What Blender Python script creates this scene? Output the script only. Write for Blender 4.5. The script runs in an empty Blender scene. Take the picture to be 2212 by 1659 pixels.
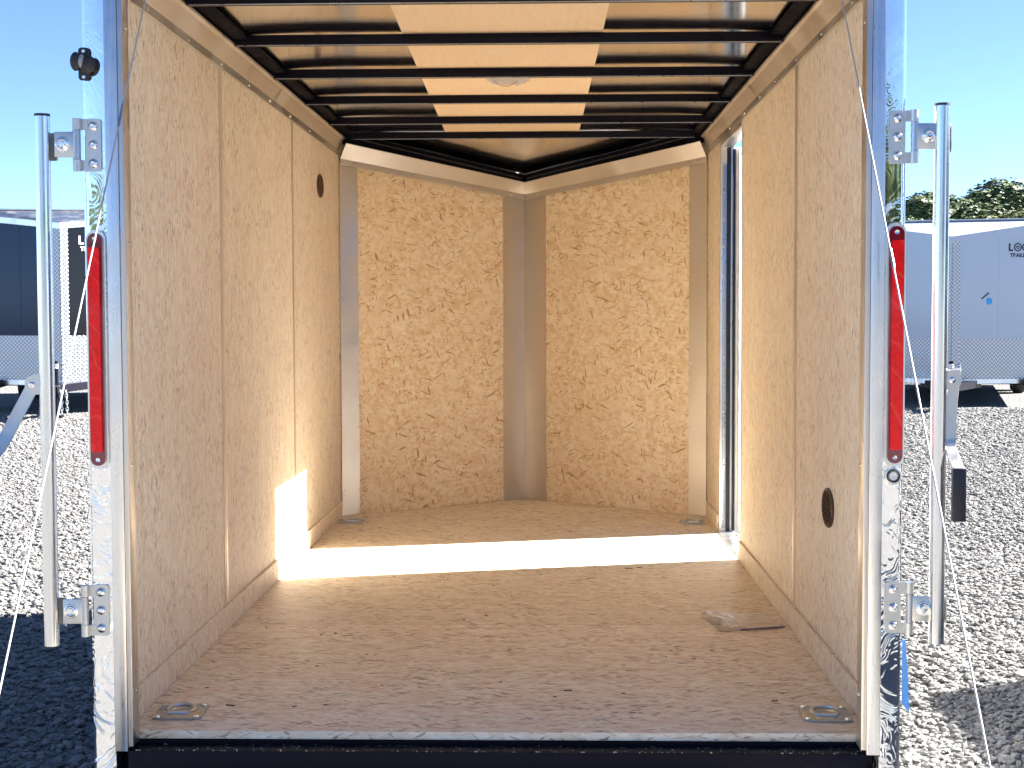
import bpy, bmesh, math, random
from mathutils import Vector, Matrix, Euler, noise
random.seed(7)
sc = bpy.context.scene
COL = sc.collection
R = math.radians

# ---------------------------------------------------------------- camera
FPX, IMW, IMH = 3133.26, 2212.0, 1659.0
cam_d = bpy.data.cameras.new('camera')
cam = bpy.data.objects.new('camera', cam_d)
COL.objects.link(cam)
cam_d.sensor_width = 36.0
cam_d.lens = FPX / IMW * 36.0
cam_d.clip_end = 2000.0
cam_d.clip_start = 0.05
PIT, YAW, ROL = .04998, -.02638, -.00298
cy, sy, cp, sp = math.cos(YAW), math.sin(YAW), math.cos(PIT), math.sin(PIT)
F_ = Vector((sy * cp, cy * cp, -sp)); R_ = Vector((cy, -sy, 0)); U_ = R_.cross(F_)
c_, s_ = math.cos(ROL), math.sin(ROL)
RR = R_ * c_ + U_ * s_; UU = U_ * c_ - R_ * s_
rot = Matrix((RR, UU, -F_)).transposed()
cam.matrix_world = Matrix.Translation((.1264, -3.2301, .9653)) @ rot.to_4x4()
sc.camera = cam

# ---------------------------------------------------------------- sky, sun, exposure
SUN_AZ, SUN_EL = R(14.3), R(36.3)          # azimuth from +X towards +Y
world = bpy.data.worlds.new('World'); sc.world = world
world.use_nodes = True
wn = world.node_tree; wn.nodes.clear()
wo = wn.nodes.new('ShaderNodeOutputWorld'); bg = wn.nodes.new('ShaderNodeBackground')
sky = wn.nodes.new('ShaderNodeTexSky'); sky.sky_type = 'NISHITA'; sky.sun_disc = False
sky.sun_elevation = SUN_EL; sky.sun_rotation = math.pi / 2 - SUN_AZ
sky.air_density = 0.42; sky.dust_density = 0.05; sky.ozone_density = 4.0; sky.altitude = 200
wn.links.new(sky.outputs[0], bg.inputs[0]); bg.inputs[1].default_value = 0.05
wn.links.new(bg.outputs[0], wo.inputs[0])
sd = bpy.data.lights.new('sun', 'SUN'); sd.energy = 5.0; sd.angle = R(.5); sd.color = (1, .96, .90)
so = bpy.data.objects.new('sun', sd); COL.objects.link(so)
S = Vector((math.cos(SUN_EL) * math.cos(SUN_AZ), math.cos(SUN_EL) * math.sin(SUN_AZ), math.sin(SUN_EL)))
so.rotation_euler = S.to_track_quat('Z', 'Y').to_euler(); so.location = (12, 3, 9)
vs = sc.view_settings
sc.display_settings.display_device = 'sRGB'
vs.view_transform = 'Standard'; vs.look = 'None'; vs.exposure = 2.84; vs.gamma = 1.0; vs.use_curve_mapping = False
sc.render.engine = 'CYCLES'
cyc = sc.cycles
cyc.max_bounces = 9; cyc.diffuse_bounces = 7; cyc.glossy_bounces = 4; cyc.transmission_bounces = 6
cyc.transparent_max_bounces = 8; cyc.caustics_reflective = True; cyc.caustics_refractive = False
cyc.use_denoising = True; cyc.sample_clamp_indirect = 8

GZ = -0.5      # ground level; the trailer deck is z = 0

# ================================================================ node helpers
class NT:
    def __init__(s, name):
        s.m = bpy.data.materials.new(name); s.m.use_nodes = True
        s.t = s.m.node_tree; s.t.nodes.clear()
        s.out = s.t.nodes.new('ShaderNodeOutputMaterial')
        s.b = s.t.nodes.new('ShaderNodeBsdfPrincipled')
        s.t.links.new(s.b.outputs[0], s.out.inputs[0])
    def n(s, typ, **k):
        nd = s.t.nodes.new('ShaderNode' + typ)
        for a, v in k.items(): setattr(nd, a, v)
        return nd
    def l(s, a, b): s.t.links.new(a, b)
    def setin(s, nd, i, v):
        if hasattr(v, 'is_output'): s.l(v, nd.inputs[i])
        elif v is not None: nd.inputs[i].default_value = v
    def math(s, op, a, b=None, clamp=False):
        nd = s.n('Math', operation=op); nd.use_clamp = clamp
        s.setin(nd, 0, a); s.setin(nd, 1, b); return nd.outputs[0]
    def mapr(s, v, a, b, c=0., d=1.):
        nd = s.n('MapRange'); s.setin(nd, 0, v)
        for i, q in enumerate((a, b, c, d)): nd.inputs[i + 1].default_value = q
        return nd.outputs[0]
    def mix(s, f, a, b, blend='MIX'):
        nd = s.n('MixRGB', blend_type=blend); s.setin(nd, 0, f)
        s.setin(nd, 1, a if hasattr(a, 'is_output') or len(a) == 4 else (*a, 1)); s.setin(nd, 2, b if hasattr(b, 'is_output') or len(b) == 4 else (*b, 1))
        return nd.outputs[0]
    def coord(s, uv=False):
        t = s.n('TexCoord'); return t.outputs['UV' if uv else 'Object']
    def mapping(s, v, scale=(1, 1, 1), rot=(0, 0, 0), loc=(0, 0, 0)):
        m = s.n('Mapping'); s.l(v, m.inputs[0]); m.inputs['Scale'].default_value = scale
        m.inputs['Rotation'].default_value = rot; m.inputs['Location'].default_value = loc; return m.outputs[0]
    def rs(s, v, ang, scale, loc):
        return s.mapping(s.mapping(v, (1, 1, 1), (0, 0, ang), loc), scale)
    def noise(s, v, scale, detail=2., rough=.5, dist=0.):
        n = s.n('TexNoise'); s.l(v, n.inputs['Vector']); n.inputs['Scale'].default_value = scale
        n.inputs['Detail'].default_value = detail; n.inputs['Roughness'].default_value = rough; n.inputs['Distortion'].default_value = dist
        return n.outputs[0]
    def voro(s, v, scale, feature='F1', out='Distance', rnd=1.):
        n = s.n('TexVoronoi', feature=feature); s.l(v, n.inputs['Vector']); n.inputs['Scale'].default_value = scale
        n.inputs['Randomness'].default_value = rnd
        return n.outputs[out]
    def bump(s, h, strength=.3, dist=.002, normal=None):
        b = s.n('Bump'); b.inputs['Strength'].default_value = strength; b.inputs['Distance'].default_value = dist
        s.l(h, b.inputs['Height'])
        if normal is not None: s.l(normal, b.inputs['Normal'])
        return b.outputs[0]
    def P(s, **k):
        nm = {'col': 'Base Color', 'rough': 'Roughness', 'metal': 'Metallic', 'normal': 'Normal', 'spec': 'Specular IOR Level',
              'coat': 'Coat Weight', 'trans': 'Transmission Weight', 'alpha': 'Alpha', 'aniso': 'Anisotropic', 'coatr': 'Coat Roughness', 'emit': 'Emission Color', 'emits': 'Emission Strength'}
        for a, v in k.items():
            i = s.b.inputs[nm[a]]
            if hasattr(v, 'is_output'): s.l(v, i)
            elif isinstance(v, tuple) and len(v) == 3: i.default_value = (*v, 1)
            else: i.default_value = v
        return s.m

M = {}
def simple(name, col, rough=.5, metal=0., var=.12, scale=20., bump=0., **k):
    t = NT(name); co = t.coord()
    n = t.noise(co, scale, 4, .6)
    c = t.mix(t.mapr(n, .3, .7), tuple(x * (1 - var) for x in col), tuple(min(1, x * (1 + var)) for x in col))
    r = t.mapr(n, .3, .7, max(0, rough * .85), min(1, rough * 1.2))
    t.P(col=c, rough=r, metal=metal, **k)
    if bump: t.P(normal=t.bump(n, bump, .002))
    M[name] = t.m; return t.m

def strand_board(name, base, flake, dark, amt=1., scale=1., big=0., main=None):
    """pressed strand board in metre UVs: soft overlapping pale flakes and small dark slivers in all directions"""
    t = NT(name); uv = t.coord(True)
    oi = t.n('ObjectInfo')
    off = t.n('VectorMath', operation='ADD'); t.l(uv, off.inputs[0])
    sc_ = t.n('VectorMath', operation='SCALE'); sc_.inputs[0].default_value = (37, 91, 0); t.l(oi.outputs['Random'], sc_.inputs['Scale'])
    t.l(sc_.outputs[0], off.inputs[1]); uv = off.outputs[0]
    wob = t.n('TexNoise'); t.l(uv, wob.inputs['Vector']); wob.inputs['Scale'].default_value = 30 * scale
    wa = t.n('VectorMath', operation='MULTIPLY_ADD'); t.l(wob.outputs['Color'], wa.inputs[0]); wa.inputs[1].default_value = (.008, .008, 0); t.l(uv, wa.inputs[2])
    uv = wa.outputs[0]
    tone = t.mapr(oi.outputs['Random'], 0, 1, .93, 1.04)
    col = t.mix(t.mapr(t.noise(uv, 2.2 * scale, 3), .35, .65), base, tuple(x * y for x, y in zip(base, (.93, .91, .88))))
    def ang_(a, k): return a if main is None else main + (-24, 9, 28, -10, 17)[k % 5]
    if main is not None:      # soft long tone streaks along the strand direction
        st = t.noise(t.rs(uv, R(main), (3.2, 42, 1), (0, 0, 0)), 1., 3, .6)
        col = t.mix(t.mapr(st, .42, .68, 0, .55), col, flake)
    # overlapping flakes
    for k, (ang, sx, sy_, f) in enumerate(((12, 34, 95, .5), (71, 30, 85, .42), (128, 36, 100, .4))):
        mv = t.rs(uv, R(ang_(ang, k)), (sx * scale, sy_ * scale, 1), (k * 3.1, k * 1.7, 0))
        vc = t.n('TexVoronoi', feature='F1'); t.l(mv, vc.inputs['Vector']); vc.inputs['Scale'].default_value = 1.
        sep = t.n('SeparateColor'); t.l(vc.outputs['Color'], sep.inputs[0])
        col = t.mix(t.math('MULTIPLY', t.mapr(sep.outputs[0], .55, 1.), f * amt), col, flake)
        col = t.mix(t.math('MULTIPLY', t.mapr(sep.outputs[1], .72, 1.), f * .8), col, tuple(min(.9, x * 1.13) for x in base))
    # slivers
    clump = t.mapr(t.noise(uv, 9 * scale, 2), .38, .62, .25, 1.)
    h = None
    for k, (ang, sx, sy_, th) in enumerate(((5, 32, 150, .625), (48, 36, 160, .64), (86, 32, 150, .625), (137, 36, 160, .64))):
        mv = t.rs(uv, R(ang_(ang, k)), (sx * scale, sy_ * scale, 1), (k * 7.3, k * 4.1, 0))
        nz = t.noise(mv, 1., 1.5, .5)
        m_ = t.mapr(nz, th, th + .07)
        h = m_ if h is None else t.math('MAXIMUM', h, m_)
    col = t.mix(t.math('MULTIPLY', t.math('MULTIPLY', h, clump), .75 * amt), col, dark)
    # a few darker larger strands
    if big:
        for k, ang in enumerate((25, 80, 150)):
            mv = t.rs(uv, R(ang_(ang, k + 3)), (13, 75, 1), (k * 9.3, k * 2.1, 0))
            nz = t.noise(mv, 1., 1., .4)
            col = t.mix(t.math('MULTIPLY', t.mapr(nz, .69, .74), big), col, tuple(x * .8 for x in dark))
    fine = t.noise(t.mapping(uv, (300, 300, 1)), 1., 3)
    col = t.mix(t.mapr(fine, .3, .7, 0, .10), col, (.25, .17, .1))
    tn = t.n('CombineColor'); [t.l(tone, tn.inputs[q]) for q in range(3)]
    col = t.mix(1., col, tn.outputs[0], 'MULTIPLY')
    t.P(col=col, rough=t.mapr(fine, .3, .7, .5, .68), spec=.35, normal=t.bump(fine, .2, .0008))
    M[name] = t.m; return t.m

strand_board('board_wall', (.90, .80, .655), (.76, .61, .43), (.29, .17, .07), 1.2, .9, .3, 90)
strand_board('board_floor', (.90, .82, .68), (.72, .56, .40), (.18, .10, .045), 1.4, .68, .6, 0)
strand_board('board_nose', (.90, .75, .55), (.72, .49, .24), (.44, .25, .085), 1.15, .78, .8)

def metal(name, col, rough, streak=(1, 1, 1), sscale=30., bumps=.0, var=.1):
    t = NT(name); co = t.mapping(t.coord(), streak)
    n = t.noise(co, sscale, 4, .6)
    sm = t.noise(t.coord(), 7., 3, .6)
    c = t.mix(t.mapr(n, .3, .7), tuple(x * (1 - var) for x in col), col)
    r = t.math('ADD', t.mapr(n, .3, .7, rough * .75, rough * 1.25), t.mapr(sm, .45, .75, 0, rough * .6))
    t.P(col=c, rough=r, metal=1.)
    if bumps: t.P(normal=t.bump(n, bumps, .001))
    M[name] = t.m; return t.m
metal('satin_aluminium', (.80, .79, .77), .30, (60, 60, 1.5), 3., .05)
metal('trim_aluminium', (.66, .62, .57), .36, (3, 3, .6), 1.2, 0, .04)
metal('seam_metal', (.78, .68, .56), .42, (3, 3, .6), 1.2, 0, .03)
metal('zinc_steel', (.62, .62, .60), .36, (1, 1, 1), 40.)
metal('zinc_pipe', (.78, .78, .77), .16, (40, 40, .8), 4., .1)
metal('dull_zinc', (.46, .49, .52), .30, (1, 1, 1), 40.)
metal('screw_metal', (.85, .84, .82), .18)

def roof_metal():
    t = NT('roof_skin_metal'); co = t.coord()
    n = t.noise(t.mapping(co, (1, 14, 1)), 14., 4, .65)
    n2 = t.noise(t.mapping(co, (1.2, 2., 1)), 2.6, 2, .5)
    rg = t.math('ADD', t.mapr(n, .35, .7, .06, .10), t.mapr(n2, .4, .7, 0, .05))
    h = t.math('ADD', t.math('MULTIPLY', n, .12), n2)
    t.P(col=(.84, .79, .71), rough=rg, metal=1., normal=t.bump(h, .3, .004)); M['roof_skin_metal'] = t.m
roof_metal()

def polished(name, amp):
    """hand polished bright metal: curling swirl marks"""
    t = NT(name); co = t.coord()
    w = t.n('TexNoise'); t.l(t.mapping(co, (1, 1, .8)), w.inputs['Vector']); w.inputs['Scale'].default_value = 9.; w.inputs['Detail'].default_value = 2.
    w.inputs['Distortion'].default_value = 1.6
    sn = t.math('SINE', t.math('MULTIPLY', w.outputs[0], 90.))
    big = t.noise(t.mapping(co, (1, 1, .35)), 14., 2, .5, 1.)
    sep = t.n('SeparateXYZ'); t.l(co, sep.inputs[0])
    low = t.mapr(sep.outputs[2], -.2, 1.25, 1., .1)          # the scuffing is heavier near the bumper
    h = t.math('ADD', t.math('MULTIPLY', t.math('MULTIPLY', sn, low), .11), t.math('MULTIPLY', big, .6))
    t.P(col=(.86, .86, .86), rough=.06, metal=1., normal=t.bump(h, amp, .003)); M[name] = t.m
polished('polished_stainless', .75)

def tread_plate():
    t = NT('tread_plate'); uv = t.coord(True)
    a = t.mapping(uv, (24, 24, 1), (0, 0, R(45)))
    s = t.n('SeparateXYZ'); t.l(a, s.inputs[0])
    ch = t.n('TexChecker'); t.l(a, ch.inputs[0]); ch.inputs['Scale'].default_value = 1.
    fx = t.math('ABSOLUTE', t.math('SUBTRACT', t.math('FRACT', s.outputs[0]), .5)); fy = t.math('ABSOLUTE', t.math('SUBTRACT', t.math('FRACT', s.outputs[1]), .5))
    ba = t.math('MULTIPLY', t.mapr(fx, .5, .38, 0, 1), t.mapr(fy, .24, .14, 0, 1))
    bb = t.math('MULTIPLY', t.mapr(fy, .5, .38, 0, 1), t.mapr(fx, .24, .14, 0, 1))
    h = t.mix(ch.outputs[1], ba, bb)
    big = t.noise(uv, 4., 2)
    t.P(col=t.mix(t.mapr(h, 0, 1, 1, 0), (.66, .66, .66), (.30, .31, .32)), rough=.38, metal=1., normal=t.bump(h, 1., .003, t.bump(big, .5, .02))); M['tread_plate'] = t.m
tread_plate()

simple('black_paint', (.005, .004, .010), .4, scale=40, spec=.14)
simple('rail_and_shade_black', (.004, .004, .007), .6, scale=40, spec=.04)  # nose rail paint, also the painted-in dark along the roof corners
simple('black_rubber', (.02, .02, .022), .6, scale=60, bump=.2)
simple('grip_rubber', (.012, .012, .02), .45, scale=80, bump=.1)
simple('tyre_rubber', (.02, .02, .02), .8, scale=30, bump=.3)
simple('white_paint', (.78, .79, .80), .22, scale=3, var=.02, coat=.5, coatr=.06)
simple('shaded_white_paint', (.38, .43, .50), .22, scale=3, var=.02, coat=.4, coatr=.06)  # white trailer paint with its bluish shade put into the colour
simple('navy_paint', (.008, .024, .062), .10, scale=2, var=.06, spec=.22)
simple('gloss_black', (.006, .006, .008), .08, scale=2, var=.05, spec=.2)
simple('white_vinyl', (.8, .8, .8), .4, var=.02)
simple('black_vinyl', (.012, .012, .014), .4, var=.02)
simple('grey_vinyl', (.30, .31, .33), .4, var=.02)
simple('blue_sticker', (.03, .32, .62), .4, var=.05)
simple('brown_plastic', (.085, .035, .018), .45, var=.1, scale=60)
simple('vent_dark', (.012, .008, .006), .7)
simple('blue_film', (.10, .30, .68), .35, var=.08)
simple('paper', (.90, .84, .80), .7, var=.04)
simple('printed_ink', (.42, .28, .22), .7)
simple('zip_violet', (.16, .09, .17), .4)
simple('wire_red', (.35, .05, .03), .4)
simple('chip_brown', (.12, .055, .025), .8, var=.5, scale=90)
simple('chip_pale', (.6, .5, .42), .8, var=.2)
simple('white_wall', (.80, .80, .79), .35, var=.03)
simple('bark', (.09, .065, .045), .9, var=.4, scale=8, bump=.6)
simple('cable_steel', (.42, .42, .42), .45, var=.04)
simple('green_paint', (.02, .10, .04), .4)
simple('undercoat', (.01, .01, .012), .8)

def ply():
    t = NT('thin_plywood'); co = t.coord()
    g = t.noise(t.mapping(co, (14, 1.2, 1)), 5., 4, .6, .8)
    b = t.noise(co, 3., 3)
    c = t.mix(t.mapr(g, .35, .7), (.86, .67, .46), (.80, .60, .40))
    c = t.mix(t.mapr(b, .4, .7, 0, .35), c, (.86, .70, .50))
    t.P(col=c, rough=.55, spec=.3, normal=t.bump(g, .1, .001)); M['thin_plywood'] = t.m
ply()

def lens_red():
    t = NT('red_lens'); co = t.coord()
    n = t.noise(co, 120., 2); wv = t.n('TexWave'); t.l(co, wv.inputs[0]); wv.bands_direction = 'DIAGONAL'; wv.inputs['Scale'].default_value = 8.; wv.inputs['Distortion'].default_value = 9.; wv.inputs['Detail'].default_value = 2
    c = t.mix(t.mapr(n, .4, .7), (.80, .002, .006), (.62, .001, .004))
    c = t.mix(t.mapr(wv.outputs[1], .93, 1., 0, .22), c, (.9, .12, .08))
    t.P(col=c, rough=.16, spec=.3, coat=.15, coatr=.03, normal=t.bump(n, .08, .001)); M['red_lens'] = t.m
    t = NT('dark_red_lens'); t.P(col=(.16, .004, .02), rough=.1, coat=1., coatr=.03); M['dark_red_lens'] = t.m
    t = NT('clear_plastic'); t.P(col=(.95, .95, .95), rough=.08, trans=.75, coat=.3); M['clear_plastic'] = t.m
    t = NT('milky_plastic'); co = t.coord(); n = t.noise(co, 60., 3)
    t.P(col=(.92, .91, .89), rough=.2, trans=.15, normal=t.bump(n, .2, .002)); M['milky_plastic'] = t.m
    t = NT('clear_film'); tr = t.n('BsdfTransparent'); gl = t.n('BsdfGlossy'); gl.inputs['Roughness'].default_value = .12
    ly = t.n('LayerWeight'); ly.inputs[0].default_value = .32
    n = t.noise(t.coord(), 70., 4, .6); bm_ = t.bump(n, .8, .004); t.l(bm_, gl.inputs['Normal']); t.l(bm_, ly.inputs['Normal'])
    d_ = t.n('BsdfDiffuse'); d_.inputs[0].default_value = (.9, .9, .9, 1); m0 = t.n('MixShader'); m0.inputs[0].default_value = .14; t.l(tr.outputs[0], m0.inputs[1]); t.l(d_.outputs[0], m0.inputs[2])
    mx = t.n('MixShader'); t.l(ly.outputs['Fresnel'], mx.inputs[0]); t.l(m0.outputs[0], mx.inputs[1]); t.l(gl.outputs[0], mx.inputs[2])
    t.l(mx.outputs[0], t.out.inputs[0]); M['clear_film'] = t.m
lens_red()

def gravel_mats():
    t = NT('gravel_bed'); co = t.coord()
    v = t.n('TexVoronoi', feature='F1'); t.l(co, v.inputs[0]); v.inputs['Scale'].default_value = 34.
    v2 = t.n('TexVoronoi', feature='F1'); t.l(co, v2.inputs[0]); v2.inputs['Scale'].default_value = 15.
    sp_ = t.n('SeparateColor'); t.l(v.outputs['Color'], sp_.inputs[0])
    val = t.mapr(sp_.outputs[0], 0, 1, .15, .25)
    c = t.n('CombineColor'); t.l(val, c.inputs[0]); t.l(t.math('MULTIPLY', val, .985), c.inputs[1]); t.l(t.math('MULTIPLY', val, .965), c.inputs[2])
    big = t.noise(co, .6, 4)
    col = t.mix(t.mapr(big, .35, .7, 0, .3), c.outputs[0], (.12, .118, .115))
    h = t.math('ADD', t.mapr(v.outputs['Distance'], 0, .8, 1, 0), t.mapr(v2.outputs['Distance'], 0, .8, .8, 0))
    t.P(col=col, rough=.9, spec=.2, normal=t.bump(h, 1., .03)); M['gravel_bed'] = t.m
    t = NT('gravel_stone'); oi = t.n('ObjectInfo'); co = t.coord()
    r = oi.outputs['Random']; n = t.noise(co, 60., 4)
    val = t.math('MULTIPLY', t.mapr(r, 0, 1, .13, .225), t.mapr(n, .3, .7, .85, 1.1))
    c = t.n('CombineColor'); t.l(val, c.inputs[0]); t.l(t.math('MULTIPLY', val, .98), c.inputs[1]); t.l(t.math('MULTIPLY', val, .955), c.inputs[2])
    t.P(col=c.outputs[0], rough=.85, spec=.25, normal=t.bump(n, .3, .002)); M['gravel_stone'] = t.m
gravel_mats()

def leaf_mat(name, a, b):
    t = NT(name); co = t.coord(); n = t.noise(co, 1.3, 3); n2 = t.noise(co, 14., 2)
    c = t.mix(t.mapr(n, .35, .65), a, b); c = t.mix(t.mapr(n2, .35, .7, 0, .5), c, tuple(x * 1.4 for x in b))
    t.P(col=c, rough=.6, spec=.3); M[name] = t.m
leaf_mat('leaf_dark', (.028, .052, .02), (.06, .088, .027))
leaf_mat('leaf_olive', (.055, .078, .02), (.10, .11, .03))
leaf_mat('leaf_green', (.03, .085, .018), (.055, .12, .03))

# ================================================================ mesh helpers
def finish(bm, name, mat, parent=None, smooth=35, kind=None, label=None, off=None):
    bmesh.ops.recalc_face_normals(bm, faces=bm.faces[:])
    uvl = bm.loops.layers.uv.new('UVMap')
    ox, oy = (random.random() * 9, random.random() * 9) if off is None else off
    for f in bm.faces:
        n = f.normal; ax, ay, az = abs(n.x), abs(n.y), abs(n.z)
        for lp in f.loops:
            c = lp.vert.co
            if az >= ax and az >= ay: u, v = c.x, c.y
            elif ax >= ay: u, v = c.y, c.z
            else: u, v = c.x, c.z
            lp[uvl].uv = (u + ox, v + oy)
    me = bpy.data.meshes.new(name); bm.to_mesh(me); bm.free()
    me.materials.append(M[mat] if isinstance(mat, str) else mat)
    if smooth:
        me.polygons.foreach_set('use_smooth', [True] * len(me.polygons))
        me.set_sharp_from_angle(angle=R(smooth))
    o = bpy.data.objects.new(name, me); COL.objects.link(o)
    if parent is not None: o.parent = parent
    if kind: o['kind'] = kind
    if label: o['label'] = label
    return o

def NB(): return bmesh.new()
def box(bm, lo, hi, bev=0., seg=2):
    g = bmesh.ops.create_cube(bm, size=1.)
    vs_ = g['verts']
    for v in vs_:
        v.co = Vector([lo[i] + (v.co[i] + .5) * (hi[i] - lo[i]) for i in range(3)])
    if bev:
        es = {e for v in vs_ for e in v.link_edges}
        bmesh.ops.bevel(bm, geom=list(es), offset=bev, segments=seg, affect='EDGES', profile=.5, clamp_overlap=True)
def boxc(bm, c, s, bev=0., rot=None, seg=2):
    n0 = set(bm.verts)
    box(bm, (-s[0] / 2, -s[1] / 2, -s[2] / 2), (s[0] / 2, s[1] / 2, s[2] / 2), bev, seg)
    nv = [v for v in bm.verts if v not in n0]
    m = Matrix.Translation(c) @ (rot.to_matrix().to_4x4() if rot else Matrix())
    bmesh.ops.transform(bm, matrix=m, verts=nv)
def frame_of(d):
    d = d.normalized(); a = Vector((0, 0, 1)) if abs(d.z) < .9 else Vector((1, 0, 0))
    x = a.cross(d).normalized(); return x, d.cross(x)
def tube(bm, pts, r, seg=12, cap=True, closed=False):
    pts = [Vector(p) for p in pts]; n = len(pts); rings = []
    x0 = None
    for i, p in enumerate(pts):
        if closed: d = pts[(i + 1) % n] - pts[i - 1]
        else: d = pts[min(i + 1, n - 1)] - pts[max(i - 1, 0)]
        d.normalize()
        if x0 is None: x0, _ = frame_of(d)
        x0 = (x0 - d * x0.dot(d)).normalized(); y0 = d.cross(x0)
        rr = r[i] if isinstance(r, (list, tuple)) else r
        rings.append([bm.verts.new(p + (x0 * math.cos(2 * math.pi * k / seg) + y0 * math.sin(2 * math.pi * k / seg)) * rr) for k in range(seg)])
    for i in range(n if closed else n - 1):
        a, b = rings[i], rings[(i + 1) % n]
        for k in range(seg): bm.faces.new((a[k], a[(k + 1) % seg], b[(k + 1) % seg], b[k]))
    if cap and not closed: bm.faces.new(rings[0][::-1]); bm.faces.new(rings[-1])
def prism(bm, poly, vec, bev=0.):
    """poly: list of 3-D points (planar), extruded by vec"""
    a = [bm.verts.new(Vector(p)) for p in poly]; v = Vector(vec); b = [bm.verts.new(Vector(p) + v) for p in poly]
    n = len(a); bm.faces.new(a[::-1]); bm.faces.new(b)
    for i in range(n): bm.faces.new((a[i], a[(i + 1) % n], b[(i + 1) % n], b[i]))
    if bev:
        es = {e for q in a + b for e in q.link_edges}
        bmesh.ops.bevel(bm, geom=list(es), offset=bev, segments=2, affect='EDGES', clamp_overlap=True)
def lathe(bm, prof, c, axis, seg=16):
    """prof: (r, h) list; revolve round axis through c"""
    ax = Vector(axis).normalized(); x, y = frame_of(ax); c = Vector(c); rings = []
    for r_, h in prof:
        if r_ < 1e-6: rings.append([bm.verts.new(c + ax * h)])
        else: rings.append([bm.verts.new(c + ax * h + (x * math.cos(2 * math.pi * k / seg) + y * math.sin(2 * math.pi * k / seg)) * r_) for k in range(seg)])
    for a, b in zip(rings, rings[1:]):
        for k in range(seg):
            if len(a) == 1 and len(b) == 1: continue
            if len(a) == 1: bm.faces.new((a[0], b[k], b[(k + 1) % seg]))
            elif len(b) == 1: bm.faces.new((a[k], a[(k + 1) % seg], b[0]))
            else: bm.faces.new((a[k], a[(k + 1) % seg], b[(k + 1) % seg], b[k]))
def sheet(bm, fn, nu, nv):
    g = [[bm.verts.new(fn(i / nu, j / nv)) for j in range(nv + 1)] for i in range(nu + 1)]
    for i in range(nu):
        for j in range(nv): bm.faces.new((g[i][j], g[i + 1][j], g[i + 1][j + 1], g[i][j + 1]))
def screws(pts, normal, r=.004):
    bm = NB()
    for p in pts: lathe(bm, [(r, 0), (r * .95, r * .35), (r * .55, r * .6), (0, r * .62)], p, normal, 10)
    return bm
def rrect(cx, cz, w, h, r, n=5):
    out = []
    for sx, sz, a0 in ((1, 1, 0), (-1, 1, 90), (-1, -1, 180), (1, -1, 270)):
        for k in range(n + 1):
            a = R(a0 + 90 * k / n)
            out.append((cx + sx * (w / 2 - r) + r * math.cos(a), cz + sz * (h / 2 - r) + r * math.sin(a)))
    return out
def empty(name, loc, label, cat, group=None, rz=0.):
    o = bpy.data.objects.new(name, None); COL.objects.link(o); o.location = loc; o.rotation_euler = (0, 0, rz)
    o.empty_display_size = .2
    o['label'] = label; o['category'] = cat
    if group: o['group'] = group
    return o
def tag(o, label, cat, group=None):
    o['label'] = label; o['category'] = cat
    if group: o['group'] = group
    return o

# ================================================================ ground
bm = NB()
xs = [-600, -120, -30, -8, 0, 8, 30, 120, 600]
g = [[bm.verts.new((x, y, GZ)) for y in xs] for x in xs]
for i in range(len(xs) - 1):
    for j in range(len(xs) - 1): bm.faces.new((g[i][j], g[i + 1][j], g[i + 1][j + 1], g[i][j + 1]))
gnd = finish(bm, 'ground', 'gravel_bed', kind='structure', smooth=0)

def rock_mesh(i):
    rnd = random.Random(40 + i); bm = NB(); bmesh.ops.create_icosphere(bm, subdivisions=1, radius=1.)
    sx, sy_, sz = rnd.uniform(.8, 1.3), rnd.uniform(.6, .95), rnd.uniform(.42, .7)
    for v in bm.verts:
        k = rnd.uniform(.78, 1.15); v.co = Vector((v.co.x * sx * k, v.co.y * sy_ * k, v.co.z * sz * k)) * .0145
    me = bpy.data.meshes.new('gravel_stone'); bm.to_mesh(me); bm.free(); me.materials.append(M['gravel_stone']); return me

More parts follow.
